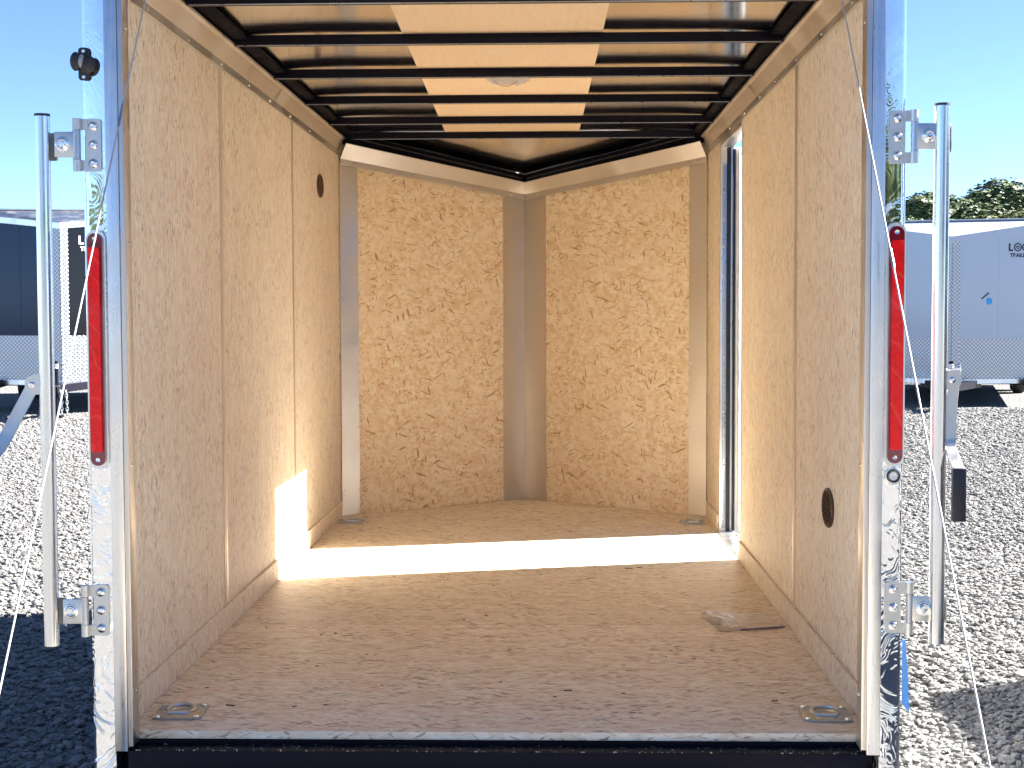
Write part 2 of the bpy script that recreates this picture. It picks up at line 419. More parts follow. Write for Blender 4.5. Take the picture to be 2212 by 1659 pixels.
def gravel_field():
    """loose stones scattered over the ground where the picture can see single ones"""
    bm = NB()
    quads = [((-3.4, .2), (-.75, .2), (-.75, 5.), (-3.4, 5.)), ((.75, .2), (3.4, .2), (3.4, 5.), (.75, 5.)),
             ((-5.8, 5.), (-.2, 5.), (-.2, 12.), (-5.8, 12.)), ((.2, 5.), (5.8, 5.), (5.8, 12.), (.2, 12.)),
             ((-8., 12.), (-3.2, 12.), (-4.2, 19.), (-9., 19.)), ((2.9, 12.), (7.2, 12.), (8.5, 18.5), (3.8, 18.5)),
             ((-.75, 3.3), (.75, 3.3), (.75, 5.), (-.75, 5.))]
    dens = [2100, 2100, 1350, 1350, 760, 760, 1200]
    pts = []
    rnd = random.Random(3)
    for q, dn in zip(quads, dens):
        (x0, y0), (x1, y1), (x2, y2), (x3, y3) = q
        area = abs((x1 - x0 + x2 - x3) / 2 * (y2 - y1)); n = int(area * dn)
        for _ in range(n):
            v = rnd.random(); y = y0 + (y2 - y0) * v
            xa = x0 + (x3 - x0) * v; xb = x1 + (x2 - x1) * v
            x = xa + (xb - xa) * rnd.random()
            # keep to what the camera may see, with a step to either side
            dep = y + 3.23; tx = (x - .126) / dep
            if not (-.42 < tx < .40) : continue
            if abs(tx) < .16 and y < 5: pass
            if abs(tx) < .15 and y > 5: continue
            pts.append((x, y, GZ + rnd.uniform(-.004, .012)))
    me = bpy.data.meshes.new('gravel'); me.from_pydata(pts, [], [])
    rs = random.Random(5)
    a = me.attributes.new('rot', 'FLOAT_VECTOR', 'POINT'); a.data.foreach_set('vector', [rs.uniform(-.35, .35) if k % 3 < 2 else rs.uniform(0, 6.28) for k in range(3 * len(pts))])
    b = me.attributes.new('scl', 'FLOAT', 'POINT'); b.data.foreach_set('value', [min(1.9, max(.45, rs.lognormvariate(-.08, .38))) * (1 if p[1] < 12 else 1.45) for p in pts])
    c = me.attributes.new('idx', 'INT', 'POINT'); c.data.foreach_set('value', [rs.randrange(6) for _ in pts])
    o = bpy.data.objects.new('gravel', me); COL.objects.link(o); o['kind'] = 'stuff'
    col = bpy.data.collections.new('stones')
    for i in range(6):
        ro = bpy.data.objects.new('stone_source', rock_mesh(i)); col.objects.link(ro)
    ng = bpy.data.node_groups.new('scatter', 'GeometryNodeTree')
    ng.interface.new_socket('Geometry', in_out='INPUT', socket_type='NodeSocketGeometry')
    ng.interface.new_socket('Geometry', in_out='OUTPUT', socket_type='NodeSocketGeometry')
    N = ng.nodes; L = ng.links
    gi, go = N.new('NodeGroupInput'), N.new('NodeGroupOutput')
    ip = N.new('GeometryNodeInstanceOnPoints'); ci = N.new('GeometryNodeCollectionInfo'); ci.inputs['Collection'].default_value = col
    ci.inputs['Separate Children'].default_value = True; ci.inputs['Reset Children'].default_value = True
    def attr(nm, ty):
        n = N.new('GeometryNodeInputNamedAttribute'); n.data_type = ty; n.inputs[0].default_value = nm; return n.outputs[0]
    e2r = N.new('FunctionNodeEulerToRotation')
    L.new(attr('rot', 'FLOAT_VECTOR'), e2r.inputs[0])
    L.new(gi.outputs[0], ip.inputs['Points']); L.new(ci.outputs[0], ip.inputs['Instance']); ip.inputs['Pick Instance'].default_value = True
    L.new(attr('idx', 'INT'), ip.inputs['Instance Index']); L.new(e2r.outputs[0], ip.inputs['Rotation']); L.new(attr('scl', 'FLOAT'), ip.inputs['Scale'])
    L.new(ip.outputs[0], go.inputs[0])
    md = o.modifiers.new('scatter', 'NODES'); md.node_group = ng
gravel_field()

# ================================================================ THE TRAILER WE LOOK INTO
T = empty('enclosed_trailer', (0, 0, 0), 'open cargo trailer seen from behind, pale strand board floor and walls, red tail light bars', 'trailer')
W = .865; L_ = 3.575; AP = 4.21; WO = .915; AX = -.003
ZB = 1.771      # underside of the roof bows
ZR = 1.808      # roof skin
DY0, DY1, DZT = 2.39, 3.08, 1.672    # side door opening
def part(bm, name, mat, **k): return finish(bm, name, mat, T, **k)
def kid(bm, name, mat, par, **k): return finish(bm, name, mat, par, **k)

# --- floor sheets
cuts = [.055, 1.20, 2.42, L_ + .02]
for a, b in zip(cuts, cuts[1:]):
    bm = NB(); box(bm, (-W - .01, a + .0012, -.019), (W + .01, b - .0012, 0), .0012, 1); part(bm, 'floor_panel', 'board_floor')
bm = NB(); prism(bm, [(-W, L_ + .0212, 0), (W, L_ + .0212, 0), (AX, AP + .02, 0)], (0, 0, -.019)); part(bm, 'floor_panel', 'board_floor')

# --- side walls (inner boards), with the side door opening on the right
for a, b in ((.03, 1.146), (1.146, 2.36), (2.36, L_)):
    bm = NB(); box(bm, (-W - .01, a + .001, 0.001), (-W, b - .001, 1.80), .001, 1); part(bm, 'wall_panel', 'board_wall')
for a, b in ((.03, 1.164), (1.164, DY0), (DY1, L_)):
    bm = NB(); box(bm, (W, a + .001, 0.001), (W + .01, b - .001, 1.80), .001, 1); part(bm, 'wall_panel', 'board_wall')
bm = NB(); box(bm, (W, DY0 + .001, DZT + .03), (W + .01, DY1 - .001, 1.80)); part(bm, 'wall_panel', 'board_wall')
# seam strips (thin metal H channel over the joints)
for x, y in ((-W, 1.146), (-W, 2.36), (W, 1.164)):
    s = 1 if x < 0 else -1; wd = .022 if y < 2 else .012
    bm = NB(); x0, x1 = sorted((x + s * .0001, x + s * .0022)); box(bm, (x0, y - wd, .076), (x1, y + wd, 1.71), .0008, 1)
    x0, x1 = sorted((x + s * .0020, x + s * .0035)); box(bm, (x0, y - wd * .35, .076), (x1, y + wd * .35, 1.71), .0006, 1)
    part(bm, 'seam_strip', 'seam_metal')
# kick boards
K = .0105
for x, a, b in ((-W, .03, 1.149), (-W, 1.153, L_ - .02), (W, .03, DY0 - .004), (W, DY1 + .03, L_ - .02)):
    s = 1 if x < 0 else -1; x0, x1 = sorted((x + s * .0003, x + s * K))
    bm = NB(); box(bm, (x0, a, .0006), (x1, b, .074), .0012, 1); part(bm, 'kick_board', 'board_wall')

# --- V nose
def nose_frame(side):
    a = Vector((side * W, L_, 0)); b = Vector((AX, AP, 0)); d = (b - a); ln = d.length; d.normalize()
    n = Vector((-side * abs(d.y), -abs(d.x), 0)).normalized()      # towards the inside
    if abs(n.dot(d)) > 1e-3: n = Vector((d.y, -d.x, 0)) ; n = n if n.y < 0 else -n
    return a, d, n, ln
for side in (-1, 1):
    a, d, n, ln = nose_frame(side)
    def P(u, off, z): return a + d * u + n * off + Vector((0, 0, z))
    def slab(bm, u0, u1, z0, z1, o0, o1, z1b=None):
        z1b = z1 if z1b is None else z1b
        prism(bm, [P(u0, o0, z0), P(u1, o0, z0), P(u1, o0, z1b), P(u0, o0, z1)], n * (o1 - o0))
    ztop = lambda u: 1.76 - (1.76 - 1.60) * u / ln
    bm = NB(); slab(bm, .0, ln, .0008, ztop(0), -.010, 0, ztop(ln)); part(bm, 'nose_panel', 'board_nose')
    # upright metal trims: corner and nose peak
    bm = NB(); slab(bm, .004, .102, .001, 1.70, .0004, .0030); slab(bm, .004, .010, .001, 1.70, .0030, .008); part(bm, 'corner_trim', 'trim_aluminium')
    bm = NB(); slab(bm, ln - .135, ln - .003, .001, 1.63, .0004, .0030); part(bm, 'peak_trim', 'trim_aluminium')
    # cove along the top of the nose wall: flange, sloping face, lip
    lo0, lo1 = 1.655, 1.532       # lower edge at shoulder / peak
    def prof(u):
        f = u / ln; zl = lo0 + (lo1 - lo0) * f; H = .098 - .012 * f
        t_ = (.011, zl), (.0135, zl + .003), (.0140, zl + .027), (.044, zl + .027 + (H - .034) * .93), (.048, zl + H - .004), (.044, zl + H + .006), (.03, zl + H + .006)
        return t_
    bm = NB(); cols = []
    for u in (.0 + .004, ln * .33, ln * .66, ln - .012):
        uu = u
        cols.append([bm.verts.new(P(min(max(uu, o_ * .4 if u < .1 else 0), ln - o_ * .58 if u > ln * .9 else ln), o_, z)) for o_, z in prof(u)])
    for p, q in zip(cols, cols[1:]):
        for k in range(len(p) - 1): bm.faces.new((p[k], q[k], q[k + 1], p[k + 1]))
    part(bm, 'nose_cove', 'trim_aluminium', smooth=14)
    ps = [P(u, .0145, lo0 + (lo1 - lo0) * u / ln + .016) for u in (.06, .40, .74, ln - .09)] 
    part(screws(ps, n, .0042), 'screws', 'screw_metal', kind='stuff')
    ps = [P(u, .0030, z) for z in (.12, .42, .72, 1.02, 1.32) for u in (.094, ln - .127, .018)]
    part(screws(ps, n, .0036), 'screws', 'screw_metal', kind='stuff')
    # black roof frame tubes over the nose wall
    bm = NB(); prism(bm, [P(.0, -.005, 1.752), P(ln, -.005, 1.610), P(ln, -.005, 1.652), P(0, -.005, 1.804)], n * .052, .002); part(bm, 'nose_rail', 'rail_and_shade_black')
    bm = NB(); tube(bm, [P(.05, .048, 1.778), P(ln - .05, .048, 1.636)], .003, 8); part(bm, 'sealant_bead', 'black_rubber')
    # outer nose skin, behind the boards
    bm = NB(); prism(bm, [P(-.02, -.052, -.12), P(ln + .03, -.052, -.12), P(ln + .03, -.052, 1.66), P(-.02, -.052, 1.83)], n * .012); part(bm, 'nose_skin', 'white_paint')
# bottle-rub: light sealer bead at the nose peak
# --- side cove trims
def cove_side(s, y0, y1, name='cove_trim'):
    x = s * W
    pr = [(.002, 1.697), (.0042, 1.699), (.0048, 1.722), (.0300, 1.7640), (.0385, 1.7700), (.040, 1.7760), (.03, 1.7790)]
    bm = NB(); cols = []
    for y in (y0, (y0 + y1) / 2, y1): cols.append([bm.verts.new((x - s * o, y, z)) for o, z in pr])
    for p, q in zip(cols, cols[1:]):
        for k in range(len(pr) - 1): bm.faces.new((p[k], q[k], q[k + 1], p[k + 1]))
    return part(bm, name, 'trim_aluminium', smooth=14)
for s in (-1, 1):
    for y0, y1 in ((.02, 2.03), (1.99, L_ - .006)):
        o = cove_side(s, y0, y1)
        if y0 > 1: o.location.x = -s * .0012; o.location.z = -.0006
    part(screws([(s * (W - .0052), y, 1.710) for y in (.35, .75, 1.15, 1.55, 1.9, 2.3, 2.75, 3.15, 3.5)], (-s, 0, 0), .0052), 'screws', 'screw_metal', kind='stuff')
    # black strip added for the dark reflection fading along the roof corner
    bm = NB(); x0, x1 = sorted((s * .785, s * (W + .02))); box(bm, (x0, .02, 1.787), (x1, L_ - .02, 1.7995), .004); part(bm, 'roof_edge_shade', 'rail_and_shade_black')
# --- roof bows
for y in (.59, 1.176, 1.799, 2.423, 3.032, L_ - .008):
    bm = NB(); box(bm, (-W, y, ZB), (W, y + .03, ZR - .0062), .0025); 
    box(bm, (-W, y - .0004, ZB - .0012), (W, y + .012, ZB + .0002)) 
    o = part(bm, 'roof_bow', 'black_paint')
    bm = NB(); box(bm, (-.82, y - .0016, ZB - .0024), (.82, y + .001, ZB - .0002)); kid(bm, 'flange_edge', 'dull_zinc', o)
bm = NB()
def skinz(x, y):
    ph = (y - 1.176) / .62 * math.pi
    return ZR + .0016 * math.sin(ph) ** 2 * (1 + .5 * math.sin(x * 5 + y)) + .0022 * noise.noise(Vector((x * 1.6, y * 1.3, 3))) - .006 * max(0, (abs(x) - .55) / .3) ** 2
sheet(bm, lambda u, v: Vector((-W + 2 * W * u, .0 + (L_ + .02) * v, skinz(-W + 2 * W * u, (L_ + .02) * v))), 60, 110)
part(bm, 'roof_skin', 'roof_skin_metal', smooth=180)
bm = NB()
def nskin(u, v):
    y = L_ + .02 + (AP - L_) * v; w = W * (1 - v) + .001; x = (2 * u - 1) * w + AX * v
    return Vector((x, y, ZR + (1.655 - ZR) * v + .004 * noise.noise(Vector((x * 2.5, y * 4, 9)))))
sheet(bm, nskin, 30, 24); part(bm, 'nose_roof_skin', 'roof_skin_metal', smooth=180)
# thin plywood strip stapled over the bows
yb = [.02, 1.19, 2.438, L_ - .012]
for a, b in zip(yb, yb[1:]):
    def xe(y): t = (y - .9) / 2.7; return -.312 - .05 * t, .288 - .025 * t
    (l0, r0), (l1, r1) = xe(a), xe(b)
    bm = NB(); prism(bm, [(l0, a + .001, ZR - .0055), (r0, a + .001, ZR - .0055), (r1, b - .001, ZR - .0055), (l1, b - .001, ZR - .0055)], (0, 0, .003)); part(bm, 'ceiling_board', 'thin_plywood')

# --- outer skin, roof, underbody
bm = NB(); box(bm, (-WO - .0, .07, -.13), (-WO + .03, L_ + .03, 1.84)); part(bm, 'side_skin', 'white_paint')
bm = NB(); box(bm, (WO - .03, .07, -.13), (WO, DY0 - .02, 1.84)); box(bm, (WO - .03, DY1 + .03, -.13), (WO, L_ + .03, 1.84)); box(bm, (WO - .03, DY0 - .02, DZT + .04), (WO, DY1 + .03, 1.84)); box(bm, (WO - .03, DY0 - .02, -.13), (WO, DY1 + .03, -.02))
part(bm, 'side_skin', 'white_paint')
bm = NB(); box(bm, (-WO, -.02, 1.845), (WO, L_ + .06, 1.87), .008)
prism(bm, [(-WO, L_ + .0605, 1.845), (WO, L_ + .0605, 1.845), (AX, AP + .09, 1.70)], (0, 0, .025)); part(bm, 'roof', 'white_paint')
bm = NB(); box(bm, (-.86, .06, -.13), (-.80, L_ + .2, -.03)); box(bm, (.80, .06, -.13), (.86, L_ + .2, -.03))
for k in range(9): box(bm, (-.80, .35 + k * .41, -.09), (.80, .39 + k * .41, -.03))
box(bm, (-.798, .06, -.03), (.798, L_, -.021)); part(bm, 'chassis', 'undercoat')
for s in (-1, 1):
    bm = NB(); c = (s * 1.055, 2.0, GZ + .33)
    lathe(bm, [(.2, -.1), (.31, -.1), (.33, -.07), (.33, .07), (.31, .1), (.2, .1)], c, (1, 0, 0), 32)
    wh = part(bm, 'wheel', 'tyre_rubber')
    bm = NB(); lathe(bm, [(.0, -.02), (.12, -.02), (.19, .06), (.205, .09), (.205, -.09), (.0, -.09)], c, (s, 0, 0), 24); kid(bm, 'rim', 'zinc_steel', wh)
    bm = NB(); n_ = 12; pts = [(c[0], c[1] + .40 * math.cos(math.pi * k / n_), c[2] + .40 * math.sin(math.pi * k / n_)) for k in range(n_ + 1)]
    for p, q in zip(pts, pts[1:]): bm.faces.new([bm.verts.new(Vector(p) + Vector((dx, 0, 0))) for dx in (-.13, .13)] + [bm.verts.new(Vector(q) + Vector((dx, 0, 0))) for dx in (.13, -.13)])
    bmesh.ops.remove_doubles(bm, verts=bm.verts[:], dist=.0001); part(bm, 'fender', 'satin_aluminium')
bm = NB(); tube(bm, [(-.55, 3.3, -.09), (-.04, 5.1, -.09)], .035, 8); tube(bm, [(.55, 3.3, -.09), (.04, 5.1, -.09)], .035, 8); part(bm, 'tongue', 'black_paint')
bm = NB(); tube(bm, [(0, 4.75, -.42), (0, 4.75, .3)], .03, 12); boxc(bm, (0, 4.75, -.46), (.16, .16, .03)); part(bm, 'tongue_jack', 'zinc_steel')

# --- rear sill (black steel, dusty) and its parts
bm = NB(); box(bm, (-.835, .0, -.20), (.835, .053, -.030), .002); box(bm, (-.835, .053, -.20), (.835, .075, -.021)); rs_ = part(bm, 'rear_sill', 'black_paint')
bm = NB(); rnd = random.Random(12)
for k in range(260):
    x = rnd.uniform(-.83, .83); onedge = rnd.random() < .25; y = rnd.uniform(.001, .004) if onedge else rnd.uniform(.004, .05)
    s0 = rnd.uniform(.0006, .0016) * (1.4 if onedge else 1.); boxc(bm, (x, y, -.0297 + s0 / 3), (s0 * rnd.uniform(1, 2.2), s0, s0), 0, Euler((0, 0, rnd.uniform(0, 3))))
kid(bm, 'sawdust_crumbs', 'chip_pale', rs_, kind='stuff')

# --- rear posts
for s in (-1, 1):
    xo = .917 if s < 0 else .911
    bm = NB()
    def X(a, b): return sorted((s * a, s * b))
    # polished cap with rounded outer corner
    pf = [(.862, .0), (xo - .012, .0), (xo - .004, .0035), (xo, .012), (xo, .075), (.862, .075)]
    prism(bm, [(s * a, b, -.22) for a, b in pf], (0, 0, 2.10)); po = part(bm, 'rear_post', 'polished_stainless', smooth=50)
    bm = NB(); x0, x1 = X(.8335, .8625); box(bm, (x0, -.0075, -.030), (x1, .004, 1.83), .0012); kid(bm, 'flat_strip', 'satin_aluminium', po)
    bm = NB(); x0, x1 = X(.8215, .833); box(bm, (x0, -.004, -.020), (x1, .046, 1.83), .001); kid(bm, 'jamb_strip', 'trim_aluminium', po)
    bm = NB(); x0, x1 = X(.8345, .868); box(bm, (x0, .0045, -.015), (x1, .0295, 1.83)); kid(bm, 'jamb_filler', 'satin_aluminium', po)
    kid(screws([(s * .8215, .024, z) for z in (.1, .62, 1.12, 1.60)], (-s, 0, 0), .0042), 'screws', 'screw_metal', po, kind='stuff')
    # small galvanised cable plate at the foot of the wall
    bm = NB(); x0, x1 = X(.848, .8535); box(bm, (x0, .10, .028), (x1, .135, .105), .001); bp_ = part(bm, 'cable_plate', 'dull_zinc')
    kid(screws([(s * .848, .117, .038), (s * .848, .117, .096)], (-s, 0, 0), .005), 'screws', 'screw_metal', bp_, kind='stuff')
bm = NB(); box(bm, (-.915, -.006, 1.80), (.915, .07, 1.90), .004); part(bm, 'rear_header', 'satin_aluminium')

# --- tail light bars
for s in (-1, 1):
    cx = s * .8875; z0, z1 = (.622, 1.142) if s < 0 else (.627, 1.150); zc = (z0 + z1) / 2; hh = z1 - z0
    bm = NB(); prism(bm, [(a, -.0085, b) for a, b in rrect(cx, zc, .044, hh + .016, .0215, 7)], (0, .0080, 0), .0022); tl = part(bm, 'tail_light', 'clear_bezel' if 'clear_bezel' in M else 'satin_aluminium')
    bm = NB(); prism(bm, [(a, -.0150, b) for a, b in rrect(cx, zc, .034, hh, .0165, 7)], (0, .006, 0), .0022); kid(bm, 'lens_base', 'dark_red_lens', tl)
    bm = NB(); prism(bm, [(a, -.0225, b) for a, b in rrect(cx - s * -.0012, zc, .026, hh - .062, .004, 4)], (0, .0072, 0), .0025); kid(bm, 'lens', 'red_lens', tl)
    for zz in (z0 + .013, z1 - .013):
        bm = NB(); lathe(bm, [(.0055, 0), (.005, .002), (.0025, .0012), (0, .0012)], (cx, -.0150, zz), (0, -1, 0), 14); kid(bm, 'screw', 'screw_metal', tl)

# round ringed disc below the right lamp, with a dark ring
bm = NB(); lathe(bm, [(.020, 0), (.019, .003), (.015, .0035), (.0135, .0015), (.0105, .0015), (.009, .004), (.005, .004), (.0045, .0015), (0, .0015)], (.8875, 0.0, .598), (0, -1, 0), 28)
lb = part(bm, 'ringed_disc', 'satin_aluminium')
bm = NB(); tube(bm, [(.8875 + .0135 * math.cos(R(a)), -.003, .598 + .0135 * math.sin(R(a))) for a in range(0, 360, 15)], .0022, 8, closed=True); kid(bm, 'dark_ring', 'grip_rubber', lb)

# --- bar lock hinges
def hinge(s, zc):
    bm = NB(); cx = s * (.889); prism(bm, [(a, -.0052, b) for a, b in rrect(cx, zc, .034, .116, .006)], (0, .0048, 0), .0008); h = part(bm, 'lock_hinge', 'zinc_steel')
    for dz in (-.041, 0, .041):
        bm = NB(); lathe(bm, [(.0105, 0), (.0103, .0016), (.008, .0042), (.0048, .0056), (.0042, .0040), (.0015, .0038), (0, .0052)], (s * .8895, -.0052, zc + dz), (0, -1, 0), 18); kid(bm, 'bolt', 'screw_metal', h)
    xb = s * .9235
    bm = NB()
    bm.free()
    for a, b in ((-.058, -.033), (.033, .058)):
        bm = NB(); tube(bm, [(xb, -.011, zc + a), (xb, -.011, zc + b)], .0098, 16); boxc(bm, (s * .912, -.0045, zc + (a + b) / 2), (.020, .0046, .024)); kid(bm, 'knuckle', 'zinc_steel', h)
    bm = NB(); tube(bm, [(xb + s * .001, -.0118, zc - .032), (xb + s * .001, -.0118, zc + .032)], .0092, 16); kid(bm, 'knuckle', 'dull_zinc', h)
    # swinging arm with stamped dimple, saddle clip round the pipe
    bm = NB(); x0, x1 = sorted((xb + s * .004, s * .972)); box(bm, (x0, -.020, zc - .028), (x1, -.0155, zc + .028), .0008); kid(bm, 'arm', 'zinc_steel', h)
    bm = NB(); lathe(bm, [(.0165, 0), (.0150, .0010), (.0130, -.0012 + .0022), (.0098, .0034), (.0075, .0030), (.0060, .0046), (0, .0050)], (s * .954, -.020, zc + .001), (0, -1, 0), 24); kid(bm, 'dimple', 'screw_metal', h)
    bm = NB(); pts = [(s * (.9865 + .0215 * math.cos(a)), -.018 + .0215 * math.sin(a)) for a in [R(v) for v in range(20, 175, 14)]]
    ring_ = [(p[0], p[1]) for p in pts]; inner = [(s * .9865 + (p[0] - s * .9865) * .86, -.018 + (p[1] + .018) * .86) for p in pts]
    prism(bm, [(a, b, zc - .034) for a, b in ring_ + inner[::-1]], (0, 0, .062)); kid(bm, 'saddle_clip', 'zinc_steel', h)
for s in (-1, 1):
    hinge(s, 1.338 if s < 0 else 1.345); hinge(s, .293 if s < 0 else .304)
# --- lock bars with their handles
def bar(s):
    xb, z0, z1 = (-.9985, .216, 1.404) if s < 0 else (.982, .227, 1.414)
    bm = NB(); prof = [(.0130, z0), (.0168, z0), (.0168, z1 - .001), (.0160, z1), (.0132, z1), (.0132, z1 - .01), (0, z1 - .01)]
    lathe(bm, [(r, z) for r, z in prof], (xb, -.018, 0), (0, 0, 1), 28); b = part(bm, 'lock_bar', 'zinc_pipe')
    bm = NB(); lathe(bm, [(.0172, z1 - .004), (.0172, z1 + .0015), (0, z1 + .002)], (xb, -.018, 0), (0, 0, 1), 24); kid(bm, 'end_cap', 'black_rubber', b)
    zp = .812
    if s > 0:
        # round pivot lug, flat handle going down, cranked outwards, with a rubber grip
        bm = NB(); lug = [(.998, -.024, zp + .021), (1.008, -.024, zp + .021)] + [(1.010 + .020 * math.cos(R(a)), -.024, zp + .0 + .021 * math.sin(R(a))) for a in range(80, -91, -17)] + [(.996, -.024, zp - .0215)]
        prism(bm, lug, (0, .005, 0), .0007); kid(bm, 'pivot_lug', 'zinc_steel', b)
        bm = NB(); lathe(bm, [(.0072, 0), (.0070, .002), (.0035, .0035), (.003, .0018), (0, .0018)], (1.009, -.024, zp), (0, -1, 0), 16); kid(bm, 'pivot_rivet', 'screw_metal', b)
        pts = [(1.018, zp + .024, -.014), (1.012, zp - .05, -.014), (1.009, zp - .13, -.016), (1.007, .665, -.022), (1.008, .655, -.034), (1.0135, .621, -.066), (1.0135, .612, -.070), (1.0135, .508, -.072)]
        bm = NB(); w2 = .0125; rows = []
        for (x, z, y) in pts: rows.append([bm.verts.new((x - w2, y, z)), bm.verts.new((x + w2, y, z)), bm.verts.new((x + w2, y + .0065, z)), bm.verts.new((x - w2, y + .0065, z))])
        for p, q in zip(rows, rows[1:]):
            for k in range(4): bm.faces.new((p[k], p[(k + 1) % 4], q[(k + 1) % 4], q[k]))
        bm.faces.new(rows[0]); bm.faces.new(rows[-1]); bmesh.ops.bevel(bm, geom=bm.edges[:], offset=.0008, segments=1, affect='EDGES'); kid(bm, 'handle', 'zinc_steel', b, smooth=30)
        bm = NB(); box(bm, (.9990, -.0755, .506), (1.0285, -.0605, .622), .002); kid(bm, 'grip', 'grip_rubber', b)
    else:
        zp = .805
        bm = NB(); lug = [(-1.012, -.026, zp + .024), (-1.024, -.026, zp + .024)] + [(-1.026 - .021 * math.cos(R(a)), -.026, zp + .022 * math.sin(R(a))) for a in range(80, -91, -17)] + [(-1.010, -.026, zp - .022)]
        prism(bm, lug, (0, .005, 0), .0007); kid(bm, 'pivot_lug', 'zinc_steel', b)
        bm = NB(); lathe(bm, [(.0072, 0), (.0070, .002), (.0035, .0035), (.003, .0018), (0, .0018)], (-1.030, -.026, zp), (0, -1, 0), 16); kid(bm, 'pivot_rivet', 'screw_metal', b)
        d = Vector((-.064, 0, -.115)).normalized(); pr = Vector((d.z, 0, -d.x))
        c0 = Vector((-1.030, -.018, zp)) - d * .008; cpts = [(c0, 0), (c0 + d * .16, 0), (c0 + d * .195 + Vector((0, -.02, 0)), 0), (c0 + d * .27 + Vector((0, -.05, 0)), 0), (c0 + d * .40 + Vector((0, -.052, 0)), 0)]
        bm = NB(); rows = []
        for c, _ in cpts: rows.append([bm.verts.new(c + pr * .014), bm.verts.new(c - pr * .014), bm.verts.new(c - pr * .014 + Vector((0, .0065, 0))), bm.verts.new(c + pr * .014 + Vector((0, .0065, 0)))])
        for p, q in zip(rows, rows[1:]):
            for k in range(4): bm.faces.new((p[k], p[(k + 1) % 4], q[(k + 1) % 4], q[k]))
        bm.faces.new(rows[0]); bm.faces.new(rows[-1]); kid(bm, 'handle', 'zinc_steel', b, smooth=30)
bar(-1); bar(1)

# --- black marker lamp on the upper left corner
mx, mz = -.9085, 1.517
bm = NB(); prism(bm, [(a, -.006, b) for a, b in rrect(mx + .001, mz, .024, .072, .006)], (0, .0055, 0), .001); ml = part(bm, 'marker_lamp', 'black_rubber')
for z_ in (-.029, .028):
    bm = NB(); lathe(bm, [(.0042, 0), (.0038, .0016), (0, .002)], (mx + .001, -.006, mz + z_), (0, -1, 0), 12); kid(bm, 'screw', 'screw_metal', ml)
def blob(c, r, rot=0., seg=14):
    bm = NB(); bmesh.ops.create_uvsphere(bm, u_segments=20, v_segments=12, radius=1.)
    bmesh.ops.transform(bm, matrix=Matrix.Translation(c) @ Euler((0, rot, 0)).to_matrix().to_4x4() @ Matrix.Diagonal((*r, 1)), verts=bm.verts); return bm
kid(blob((mx - .014, -.014, mz + .004), (.0125, .013, .021)), 'hood', 'black_rubber', ml)
kid(blob((mx + .013, -.014, mz - .004), (.0155, .013, .021), .35), 'hood', 'black_rubber', ml)
kid(blob((mx + .000, -.0175, mz + .004), (.007, .0125, .016), .1), 'bulb_lens', 'clear_plastic', ml)

# --- ramp cables (thin steel, spring sleeve near the top) and the lowered ramp
def cable(s, a, b, anchor):
    a, b = Vector(a), Vector(b); d = b - a
    bm = NB(); tube(bm, [a, b], .0019, 8); c = part(bm, 'ramp_cable', 'cable_steel')
    bm = NB(); tube(bm, [a + d * anchor[0], a + d * anchor[1]], .0034, 10); kid(bm, 'sleeve', 'dull_zinc', c)
cable(-1, (-.80, .155, 1.745), (-.80, -1.34, -.372), (.155, .18))
cable(1, (.80, .225, 1.745), (.80, -1.40, -.19), (.34, .36))
rw = .845
bm = NB(); d = Vector((0, -1.80, GZ + .05 + .085)); prism(bm, [(-rw, -.03, -.085), (rw, -.03, -.085), (rw, -.03, -.125), (-rw, -.03, -.125)], d, .003); rp = part(bm, 'ramp_door', 'satin_aluminium')
bm = NB(); nn = Vector((0, d.z, -d.y)).normalized(); nn = nn if nn.z > 0 else -nn
a0 = Vector((-rw + .05, -.03, -.085)) + nn * .0004 + d * .03; prism(bm, [a0, a0 + Vector((2 * rw - .1, 0, 0)), a0 + Vector((2 * rw - .1, 0, 0)) + d * .94, a0 + d * .94], nn * .01); kid(bm, 'ramp_board', 'board_floor', rp)

# --- blue protective film hanging below the right side skin
bm = NB(); prism(bm, [(.9165, .02, .226), (.9235, .02, .226), (.9300, .02, .155), (.934, .02, .06), (.9165, .02, .08)], (0, .0012, 0)); part(bm, 'film_strip', 'blue_film')

# --- side door frame, threshold, and the door leaf swung open
bm = NB(); box(bm, (W - .003, DY1, .002), (WO + .004, DY1 + .028, DZT), .001); sf = part(bm, 'door_jamb', 'satin_aluminium')
bm = NB(); box(bm, (W - .003, DY0 - .010, .002), (WO + .004, DY0 + .0, DZT), .001); part(bm, 'door_jamb', 'satin_aluminium')
bm = NB(); box(bm, (W - .0045, DY0 - .010, DZT + .0005), (WO + .004, DY1 + .028, DZT + .032), .001); part(bm, 'door_header', 'trim_aluminium')
bm = NB(); box(bm, (W - .010, DY0 + .0005, -.018), (WO + .006, DY1 - .0005, .0035), .001); part(bm, 'door_sill', 'satin_aluminium')
bm = NB(); box(bm, (WO - .026, DY1 - .0045, .006), (WO - .008, DY1 - .0004, DZT - .004), .001); part(bm, 'door_gasket', 'black_rubber')
hb = Vector((WO + .008, DY1 - .002, 0)); al = R(42); dd = Vector((math.cos(al), math.sin(al), 0)); nd = Vector((math.sin(al), -math.cos(al), 0))
def DP(u, o, z): return hb + dd * u + nd * o + Vector((0, 0, z))
bm = NB(); prism(bm, [DP(.004, -.02, .004), DP(.70, -.02, .004), DP(.70, -.02, 1.668), DP(.004, -.02, 1.668)], nd * .036, .002); dl = part(bm, 'side_door', 'white_wall')
bm = NB()
